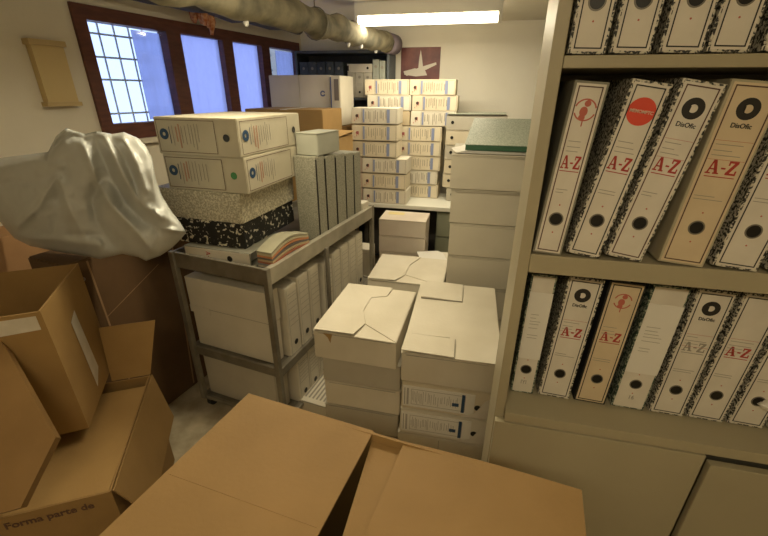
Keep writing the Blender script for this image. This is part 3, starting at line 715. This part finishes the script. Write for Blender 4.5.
# lying lever arch file
r = empty('lever_arch_file', (-1.250, 1.43, ZD+.0755), 0, 'white lever arch file lying on its side on the cart front edge', 'binder', None, rot=(0, math.radians(90), math.radians(-4)))
bm = bmesh.new(); bx(bm, 0, .072, 0, .003, 0, .345, bevel=.0012); bx(bm, 0, .003, .0031, .28, 0, .345); bx(bm, .069, .072, .0031, .28, 0, .345)
obj('cover', bm, PLAINC, r); obj('paper_block', box_bm(.008, .064, .02, .27, .006, .30), SHEET, r)
obj('spine_label', box_bm(.003, .069, -.0008, 0, .004, .340), PAPER, r)
lb_ = bmesh.new(); slab_AZ(lb_, .036, .128, .045, .022, -.0012); obj('lettering', lb_, RED, r)
hole_at(r, .036, .238, .0135, -.0012)
def stackbox(dx0, dx1, y0, d, z, h_, mat, label, rzd=-3, name='archive_box', group=None):
    r = empty(name, (dx0, y0, z), math.radians(rzd), label, 'box', group)
    obj('body', jitter_box(dx1-dx0, d, h_, .002, .003), mat, r)
    return r
r = stackbox(-1.325, -.950, 1.475, .44, .965, .116, MARBK, 'black box spattered with cream specks in the pile on the cart', -4, 'speckled_box')
obj('lid_edge', box_bm(-.003, .378, -.003, .0-.0004, .098, .114), MARBK, r)
r = stackbox(-1.378, -.940, 1.472, .45, 1.0825, .130, MARBL, 'pale grey speckled box between the black box and lettered boxes', -4, 'speckled_box')
obj('lid_edge', box_bm(-.003, .441, -.003, -.0004, .112, .129), MARBL, r)
DEF = noise_mat('definitive_card', (.50, .455, .34), (.56, .51, .385), 6, .65, .08, 80)
def lettered(x0, y0, z, label, green=False, rzd=-3):
    W_, D_, H_ = .392, .505, .145
    r = empty('archive_box', (x0, y0, z), math.radians(rzd), label, 'box', 'lettered archive boxes on top of the cart pile')
    obj('body', jitter_box(W_, D_, H_, .0015, .003), DEF, r)
    def face(yaw, L_, name):
        f = empty('x', (0, 0, 0)) if False else None
        bm = bmesh.new(); y = -.0033
        x0_, x1_ = .012, L_*.74
        for a, b, c, e in ((x0_, x1_, .010, .0122), (x0_, x1_, H_-.0122, H_-.010), (x0_, x0_+.0022, .01, H_-.01), (x1_-.0022, x1_, .01, H_-.01)): bx(bm, a, b, y-.0003, y, c, e)
        rnd = random.Random(int(L_*1000)+green)
        bg = bmesh.new(); br = bmesh.new()
        x = x0_+.075
        for k in range(9):
            zt_ = H_-.022-rnd.random()*.015; zb_ = .02+rnd.random()*.035
            bx(br if k in (1, 2) else bg, x, x+.003 if k not in (1, 2) else x+.006, y-.0003, y, zb_, zt_); x += .013+.006*rnd.random()
            if x > x1_-.012: break
        nb = bmesh.new(); annulus(nb, x0_+.032, H_*.55, .0075, .0215, y, t=.0008, n=20); bx(nb, x0_+.060, x0_+.063, y-.0003, y, H_*.3, H_*.75)
        hb = bmesh.new(); disc(hb, L_*.86, H_*.5, .0145, y, n=20)
        T = Matrix.Identity(4) if yaw == 0 else Matrix.Translation((W_, 0, 0)) @ Matrix.Rotation(math.radians(90), 4, 'Z')
        for nm_, b_, m_ in (('label_frame', bm, INKB), ('printed_lines', bg, INKG), ('red_heading', br, flat('heading_brown', (.46, .25, .17), .7) if 'heading_brown' not in MATS else MATS['heading_brown']), ('round_logo', nb, NAVY), ('finger_hole', hb, HOLE if not (green and yaw == 0) else GREEN)):
            if len(b_.verts) == 0: b_.free(); continue
            bmesh.ops.transform(b_, matrix=T, verts=b_.verts); obj(nm_, b_, m_, r)
    face(0, W_, 'front'); face(90, D_, 'side')
    return r
lettered(-1.288, 1.462, 1.2140, 'lower lettered archive box on the cart, its front hole green', True)
lettered(-1.293, 1.458, 1.3605, 'upper lettered archive box crowning the pile on the cart', False, -3.5)
# coloured papers
r = onc('paper_folders', -.040, .225, ZD+.002, 'slumped bundle of coloured paper folders beside the speckled pile on the cart', 'folders')
cols = [('fold_blue', (.16, .16, .21)), ('fold_cream', (.50, .44, .33)), ('fold_grey', (.25, .24, .25)), ('fold_red', (.38, .14, .08)), ('fold_tan', (.46, .34, .2)), ('fold_dark', (.14, .12, .11)), ('fold_orange', (.52, .22, .10)), ('fold_sand', (.48, .42, .28)), ('fold_green', (.33, .31, .22))]
for k, (n_, c_) in enumerate(cols):
    bm = bmesh.new(); th = .009; n = 14
    rows = []
    for i in range(n+1):
        v = i/n; y = -.165+.29*v; arch = .032*math.sin(math.pi*min(1, v*1.05))*k/8
        rows.append([bm.verts.new((x, y, (.001+k*.0092+arch+zz))) for x, zz in ((-.055, 0), (.030-.001*k, 0), (.030-.001*k, th), (-.055, th))])
    for A, B in zip(rows, rows[1:]):
        for j in range(4): bm.faces.new((A[j], A[(j+1) % 4], B[(j+1) % 4], B[j]))
    bm.faces.new(rows[0]); bm.faces.new(rows[-1][::-1])
    obj('paper_folder', bm, noise_mat(n_, c_, tuple(min(1, q*1.15) for q in c_), 12, .8), r)
r = onc('archive_box', -.20, .990, ZD+.001, 'small pale box with dark slot on the rear corner of the cart', 'box')
obj('body', jitter_box(.185, .085, .075, .001, .003), BOXP, r); obj('slot', box_bm(.025, .040, -.0045, -.003, .022, .056), INK, r)
# standing speckled boxes along the right edge
GS = 'speckled file boxes standing along the right edge of the cart'
ys = [.470, .555, .665, .775, .880, .980]
nmS = ['nearest', 'second', 'middle', 'fourth', 'farthest']
for k in range(5):
    y0, y1 = ys[k], ys[k+1]-.004
    dpx = .125 if k < 3 else .27
    r = onc('speckled_box', -.022-dpx, y0, ZD+.001, 'grey speckled file box standing on the cart edge, '+nmS[k]+' of the five', 'file box', GS)
    obj('body', jitter_box(dpx, y1-y0, .425-.008*k, .0015, .003), MARBG, r)
    obj('edge_line', box_bm(dpx-.0035, dpx+.0035, -.0015, .0015, .002, .415-.008*k), INK, r)
# lying grey boxes on them
r = onc('speckled_box', -.146, .50, ZD+.001+.427, 'plain grey box lying across the standing speckled boxes', 'box', None)
obj('body', jitter_box(.122, .22, .100, .002, .003), noise_mat('grey_green_card', (.36, .36, .29), (.40, .40, .33), 8, .65), r)
obj('lid', box_bm(-.002, .124, -.002, .222, .1005, .104), MATS['grey_green_card'], r)
# middle deck: big white boxes in front, file boxes behind facing right
Z2 = .403
r = onc('storage_box', CW+.015, .035, Z2+.001, 'large white box with stepped lid on the middle deck of the cart', 'box')
obj('body', jitter_box(.475, .065, .225, .002, .004), BOXP, r); 
bm = bmesh.new(); bx(bm, -.003, .478, -.006, .068, .226, .385, bevel=.003)
obj('lid', bm, BOXP, r)
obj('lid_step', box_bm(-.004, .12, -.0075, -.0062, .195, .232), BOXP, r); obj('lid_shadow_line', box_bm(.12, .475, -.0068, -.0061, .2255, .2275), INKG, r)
GF = 'white file boxes on the middle deck facing the aisle'
def aisle_file(y, z, h_, th, k, label, group):
    r = onc('file_box', -.31, y, z, label, 'file box', group)
    obj('body', jitter_box(.300, th, h_, .001, .003), BOXP, r)
    X_ = .3032
    bm = bmesh.new(); ring = [(X_+.0008, th/2+.0145*math.cos(a), h_*.18+.0145*math.sin(a)) for a in [q*math.pi/9 for q in range(18)]]; poly_prism(bm, ring, (1, 0, 0), .0008); obj('finger_hole', bm, HOLE, r)
    bm = bmesh.new()
    for zz in (.90, .86, .78, .70, .62, .54, .46): bx(bm, X_-.0002, X_+.0004, .012, th-.012, h_*zz, h_*zz+.0015)
    for yy in (.006, th-.0075): bx(bm, X_-.0002, X_+.0003, yy, yy+.0015, .01, h_-.01)
    obj('spine_print', bm, INKG, r)
    return r
N7 = ['first from the front post', 'second from the front post', 'third from the front post', 'just past the middle post', 'second past the middle post', 'third past the middle post', 'fourth past the middle post', 'last by the rear post']
yy = .345
pos = [.070, .155, .250, .385, .470, .565, .665, .765]
ct_y = [.112+.102*k+(.040 if k > 2 else 0) for k in range(8)]
for k in range(8):
    aisle_file(ct_y[k], Z2+.001, (.372, .385, .388, .362, .380, .384, .386, .390)[k], .092, k, 'white file box on the cart middle deck, '+N7[k], GF)
for k in range(3): pass
# bottom deck
Z3 = .083
r = onc('storage_box', CW+.015, .035, Z3+.001, 'pale box on the bottom deck of the cart behind the front legs', 'box')
obj('body', jitter_box(.455, .10, .25, .002, .004), BOXG, r); obj('lid', box_bm(-.003, .458, -.003, .103, .2505, .26), BOXG, r)
for k in range(6):
    aisle_file(.150+.10*k, Z3+.001, .265, .096, k, 'dusky file box on the cart bottom deck, '+['first', 'second', 'third', 'fourth', 'fifth', 'sixth'][k]+' from the front', 'file boxes on the bottom deck facing the aisle')

# ================================================================== CARTONS (left and front)
def open_carton(N, a, b, c, label, mat_out, mat_in=None, t=.005, walls=('near', 'far', 'right', 'left', 'bottom')):
    """N top near-right corner, a to the far right corner, b to the near left corner, c down"""
    r = empty('carton', N+c, 0, label, 'carton')
    off = -(N+c)
    q = {'near': (N, N+b, N+b+c, N+c), 'right': (N+a, N, N+c, N+a+c), 'far': (N+a+b, N+a, N+a+c, N+a+b+c), 'left': (N+b, N+a+b, N+a+b+c, N+b+c), 'bottom': (N+c, N+b+c, N+a+b+c, N+a+c)}
    cen = N+(a+b+c)/2
    for k in walls:
        P = [Vector(p)+off for p in q[k]]
        n = (P[1]-P[0]).cross(P[-1]-P[0]); fc_ = sum(P, Vector())/4
        if n.dot(fc_-(cen+off)) < 0: n = -n
        # keep corners from overlapping
        bm = bmesh.new(); s = .992 if k in ('near', 'far') else 1
        P2 = [fc_+(p-fc_)*s for p in P]
        poly_prism(bm, P2, n, t)
        o = obj('bottom_panel' if k == 'bottom' else 'side_panel', bm, mat_out, r)
        if k == 'near': o['label'] = 'near side panel'
    return r, off
# big dark carton wall D (tall flat carton leaning on the window wall)
DN = Vector((-1.515, 1.70, .90)); DA = Vector((-.075, -.39, 0))*1.75
r = empty('carton', (-1.53, 1.55, 0), 0, 'large dark brown carton standing under the grey plastic sheet', 'carton')
dA = Vector((.18, .984, 0)); dN = Vector((.984, -.18, 0))
o0 = Vector((-1.548, 1.335, 0))-r.location
bm = bmesh.new()
p = [o0-dA*.20, o0+dA*.42, o0+dA*.42-dN*.25, o0-dA*.20-dN*.25]
vb = [bm.verts.new(q) for q in p]; vt = [bm.verts.new(q+Vector((0, 0, .95))) for q in p]
bm.faces.new(vb[::-1]); bm.faces.new(vt)
for i in range(4): bm.faces.new((vb[i], vb[(i+1) % 4], vt[(i+1) % 4], vt[i]))
bmesh.ops.bevel(bm, geom=bm.edges[:], offset=.006, segments=2, affect='EDGES')
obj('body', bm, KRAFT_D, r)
def Dp(s, z): return o0+dA*s+dN*.001+Vector((0, 0, z))
bm = bmesh.new()
for (s0, z0, s1, z1) in ((-.115, .94, -.09, .02), (.30, .94, .235, .02)):
    poly_prism(bm, [Dp(s0, z0), Dp(s0+.008, z0), Dp(s1+.008, z1), Dp(s1, z1)], dN, .001)
poly_prism(bm, [Dp(-.10, .66), Dp(.20, .80), Dp(.20, .803), Dp(-.10, .663)], dN, .001)
obj('crease', bm, flat('crease_tan', (.36, .22, .11), .7), r)
tx = text_bm('BP', .05, 1.0); M3 = Matrix.Translation(Dp(-.165, .86)+dN*.002) @ Matrix.Rotation(math.atan2(dA.y, dA.x), 4, 'Z')
bmesh.ops.transform(tx, matrix=M3, verts=tx.verts); obj('printed_letters', tx, INKG, r)

# carton A (lower left, open, flaps out)
NA = Vector((-.975, .612, .50)); aA = Vector((-.285, .482, 0)); bA = Vector((-.52, -.31, 0)); cA = Vector((0, 0, -.499))
ra, offA = open_carton(NA, aA, bA, cA, 'large open carton on the floor at lower left with printed side', KRAFT)
def pA(*pts): return [Vector(p)+offA for p in pts]
up = Vector((0, 0, 1)); an = aA.normalized(); bn = bA.normalized()
plate('flap', pA(NA+aA+an*.004, NA+aA+an*.04+up*.235-bn*.06, NA+aA+bA*.235+an*.04+up*.235, NA+aA+bA*.235+an*.004), KRAFT_L, ra)
plate('flap', pA(NA+bn*.01+an*.01-up*.006, NA+bn*.012+an*.53-up*.03, NA+bA-bn*.02+an*.53-up*.03, NA+bA-bn*.02+an*.01-up*.006), KRAFT_L, ra)
plate('flap', pA(NA-bn*.004, NA+aA-bn*.004, NA+aA-bn*.05-an*.03-up*.22, NA-bn*.05+an*.06-up*.22), KRAFT, ra)
tx = text_bm('Forma parte de', .035, 1.0, offset=.0006)
ang = math.atan2(-bA.y, -bA.x)
Mx = Matrix.Translation(NA+bA*.27-up*.038-an*.0012+offA) @ Matrix.Rotation(ang, 4, 'Z')
bmesh.ops.transform(tx, matrix=Mx, verts=tx.verts); obj('printed_words', tx, INKB, ra)
# carton B (tilted, on A, open top)
NB = atZ(40, 311, 1.0); aB = atZ(78, 263, 1.0)-NB; bB = Vector((-aB.y, aB.x, 0))*.95; cB = atZ(89, 428, .53)-NB
rb, offB = open_carton(NB, aB, bB, cB, 'open brown carton tilted on top of the lower left carton, with tape', KRAFT_L)
def pB(*pts): return [Vector(p)+offB for p in pts]
nB = (cB.cross(aB)).normalized()
if nB.x < 0: nB = -nB
f1 = lambda u, v: NB+aB*u+cB*v+nB*.0015
plate('tape', pB(f1(.40, .28), f1(.54, .24), f1(.60, .80), f1(.44, .90)), TAPE, rb, .001)
nB2 = bB.cross(cB).normalized()
if nB2.y > 0: nB2 = -nB2
f2 = lambda u, v: NB+bB*u+cB*v+nB2*.0018
plate('tape', pB(f2(.04, .03), f2(.95, .03), f2(.95, .15), f2(.04, .13)), TAPE, rb, .001)
# leaning flat carton C at the left border
rc = empty('carton', atZ(26, 508, .52), 0, 'flattened brown carton leaning at the left border with printed marks', 'carton')
P = [atZ(0, 330, .93), atZ(61, 438, .70), atZ(27, 507, .60), atZ(-60, 530, .62), atZ(-80, 300, 1.0)]
nC = (P[2]-P[1]).cross(P[0]-P[1]).normalized(); nC = -nC if nC.dot(CAM-P[1]) < 0 else nC
P = [p_ - nC*((p_-P[1]).dot(nC)) for p_ in P]
plate('body', [p_-rc.location for p_ in P], noise_mat('kraft_ochre', (.215, .118, .035), (.25, .14, .045), 7, .75), rc, .03)
eC = (P[1]-P[0]).normalized(); dC = (P[2]-P[1]).normalized()
bm = bmesh.new()
for k in range(5):
    c0 = P[1]*.6+P[2]*.4-eC*.06+dC*(.0)+nC*.0006; c0 = c0-eC*(.012*k)
    poly_prism(bm, [c0, c0+eC*.005, c0+eC*.005+dC*.05, c0+dC*.05], nC, .0008)
    c1 = P[0]*.75+P[1]*.25+dC*.05+nC*.0006-eC*(.012*k)
    poly_prism(bm, [c1, c1+eC*.005, c1+eC*.005+dC*.03, c1+dC*.03], nC, .0008)
for v in bm.verts: v.co -= rc.location
obj('printed_marks', bm, INKB, rc)
# small carton behind at the left border
r = empty('carton', (-2.05, 1.20, 0), 0, 'brown carton with two pale tape patches at the left border under the sheet', 'carton')
r.location = (-2.245, 1.16, 0); r.rotation_euler = (0, 0, -.19)
obj('body', jitter_box(.20, .30, 1.0, .003, .004), noise_mat('kraft_mid', (.40, .22, .10), (.46, .26, .12), 7, .75), r)
for x in (.04, .12): obj('tape_patch', box_bm(x, x+.035, -.0058, -.004, .935, .97), TAPE, r)

# foreground closed carton
FB = [Vector((-.432, .585, 0)), Vector((.222, .507, 0)), Vector((.165, .06, 0)), Vector((-.515, .10, 0))]
rf = empty('carton', (FB[3]+FB[2])/2, 0, 'big brown carton filling the foreground, its top flaps parted', 'carton')
of = -rf.location; H1 = 1.0
for i, j in ((0, 1), (1, 2), (2, 3), (3, 0)):
    a_, b_ = FB[i], FB[j]; e = (b_-a_).normalized()*.006
    P = [a_+e+of+Vector((0, 0, H1)), b_-e+of+Vector((0, 0, H1)), b_-e+of, a_+e+of]
    pl = plate('side_panel', P, KRAFT, rf, .005)
ff = lambda u, v, z: (FB[0]*(1-u)+FB[1]*u)*(1-v)+(FB[3]*(1-u)+FB[2]*u)*v+of+Vector((0, 0, z))
def curved_flap(name, u0, u1, z0, z1, v0, v1, mat, bend=.0, n=10, m=8, t=.004):
    bm = bmesh.new(); T = []; B = []
    for i in range(n+1):
        s = i/n; rt = []; rb_ = []
        for j in range(m+1):
            q = j/m; u0_ = u0(q) if callable(u0) else u0; u1_ = u1(q) if callable(u1) else u1
            z = z0+(z1-z0)*s+bend*math.sin(math.pi*s)*(1-.3*q)
            p = ff(u0_+(u1_-u0_)*s, v0+(v1-v0)*q, z); rt.append(bm.verts.new(p)); rb_.append(bm.verts.new(p-Vector((0, 0, t))))
        T.append(rt); B.append(rb_)
    for i in range(n):
        for j in range(m):
            bm.faces.new((T[i][j], T[i+1][j], T[i+1][j+1], T[i][j+1])); bm.faces.new((B[i][j], B[i][j+1], B[i+1][j+1], B[i+1][j]))
    for i in range(n):
        bm.faces.new((T[i][0], B[i][0], B[i+1][0], T[i+1][0])); bm.faces.new((T[i][m], T[i+1][m], B[i+1][m], B[i][m]))
    for j in range(m):
        bm.faces.new((T[0][j], T[0][j+1], B[0][j+1], B[0][j])); bm.faces.new((T[n][j], B[n][j], B[n][j+1], T[n][j+1]))
    return obj(name, bm, mat, rf, smooth=False)
curved_flap('flap', .0, .44, H1+.004, H1-.001, -.01, 1.0, KRAFT, .0)
curved_flap('flap', 1.0, .535, H1+.001, H1-.004, -.008, 1.0, KRAFT, .004)
curved_flap('flap', lambda q: .44+.11*q, .98, H1-.018, H1-.016, .012, .98, KRAFT, 0)
bm = bmesh.new(); cpts = [ff(.01+.42*k/12, .42, H1+.0040-.005*(.01+.42*k/12)/.44) for k in range(13)]
tube(bm, cpts, .0007, 5); obj('crease', bm, KRAFT, rf)

# ------------------------------------------------------------------ crumpled grey plastic sheet
def interp(pts, x):
    for (a, b), (c, d) in zip(pts, pts[1:]):
        if a <= x <= c: return b+(d-b)*(x-a)/(c-a)
    return pts[0][1] if x < pts[0][0] else pts[-1][1]
TOPC = [(-60, 165), (0, 158), (48, 152), (56, 136), (66, 128), (75, 131), (85, 134), (97, 131), (112, 134), (124, 132), (138, 138), (146, 146), (152, 158), (156, 180), (162, 196), (172, 212), (180, 222), (186, 232)]
BOTC = [(-60, 205), (0, 222), (14, 238), (30, 246), (60, 252), (84, 256), (100, 259), (122, 254), (138, 257), (146, 261), (160, 256), (172, 248), (180, 240), (186, 233)]
# ridges / valleys: polyline in the sheet's own picture frame, width, depth (+ towards the aisle)
FOLDS = [([(92, 133), (100, 152), (112, 180), (126, 204), (142, 220), (156, 228)], 7, -.045), ([(104, 134), (116, 160), (128, 184), (142, 204), (160, 216)], 5, .030),
         ([(82, 140), (90, 162), (98, 182), (112, 206), (136, 230), (152, 250)], 5, .028), ([(100, 182), (92, 200), (96, 220), (112, 244)], 8, -.05),
         ([(56, 178), (40, 205), (18, 226)], 5, .022), ([(60, 178), (68, 205), (84, 236)], 6, .020), ([(66, 160), (62, 178), (58, 200)], 6, -.015),
         ([(0, 166), (40, 160), (62, 166)], 6, .018), ([(-20, 185), (30, 182), (52, 176)], 6, -.012), ([(50, 152), (62, 138), (74, 134), (86, 140)], 4, -.045),
         ([(44, 156), (54, 141), (66, 130), (78, 132)], 2.5, .02), ([(150, 250), (160, 228), (184, 232)], 3, .018), ([(110, 140), (124, 156), (134, 180), (140, 205)], 4, -.02),
         ([(124, 140), (138, 165), (146, 190)], 4, .02), ([(20, 238), (60, 240), (100, 246)], 5, .018), ([(70, 235), (100, 236), (106, 246)], 4, -.018)]
def segd(p, a, b):
    ax, ay = a; bx_, by = b; dx, dy = bx_-ax, by-ay; L2 = dx*dx+dy*dy
    t = max(0, min(1, ((p[0]-ax)*dx+(p[1]-ay)*dy)/L2)); return math.hypot(p[0]-ax-t*dx, p[1]-ay-t*dy)
from mathutils import noise as mn
nx, ny = 150, 64
bm = bmesh.new(); Fv = []; Bv = []
for i in range(nx+1):
    x = -36+222*i/nx; yt = interp(TOPC, x); yb_ = interp(BOTC, x); cf = []; cbk = []
    for j in range(ny+1):
        v = j/ny; y = yt+(yb_-yt)*v
        disp = 0
        for pts_, wd, dp in FOLDS:
            dd = min(segd((x, y), a, b) for a, b in zip(pts_, pts_[1:])); disp += dp*(.9*math.exp(-(dd/wd)**2)+.8*math.exp(-dd/(wd*.75)))
        ex = min(1, (186-x)/22); ed = math.sqrt(max(0, 1-(2*v-1)**2))*math.sqrt(max(0, 1-(1-ex)**2))
        disp += .012*mn.noise(Vector((x*.06, y*.06, 1)))+.005*mn.noise(Vector((x*.16, y*.16, 5)))
        base = 1.32+.0011*(60-x)*0 
        d0 = atY(x, y, 1.18+.04*v); dr = (CAM-d0).normalized()
        cf.append(bm.verts.new(d0+dr*(disp*max(.15, ed)+.12*ed))); cbk.append(bm.verts.new(d0-dr*(.10*ed+.004)))
    Fv.append(cf); Bv.append(cbk)
for i in range(nx):
    for j in range(ny):
        bm.faces.new((Fv[i][j], Fv[i+1][j], Fv[i+1][j+1], Fv[i][j+1])); bm.faces.new((Bv[i][j], Bv[i][j+1], Bv[i+1][j+1], Bv[i+1][j]))
for i in range(nx):
    bm.faces.new((Fv[i][0], Bv[i][0], Bv[i+1][0], Fv[i+1][0])); bm.faces.new((Fv[i][ny], Fv[i+1][ny], Bv[i+1][ny], Bv[i][ny]))
for j in range(ny):
    bm.faces.new((Fv[0][j], Fv[0][j+1], Bv[0][j+1], Bv[0][j])); bm.faces.new((Fv[nx][j], Bv[nx][j], Bv[nx][j+1], Fv[nx][j+1]))
tag(obj('plastic_sheet', bm, BAGM, smooth=True), 'large crumpled grey plastic sheet heaped over the cartons beside the cart', 'plastic sheet')
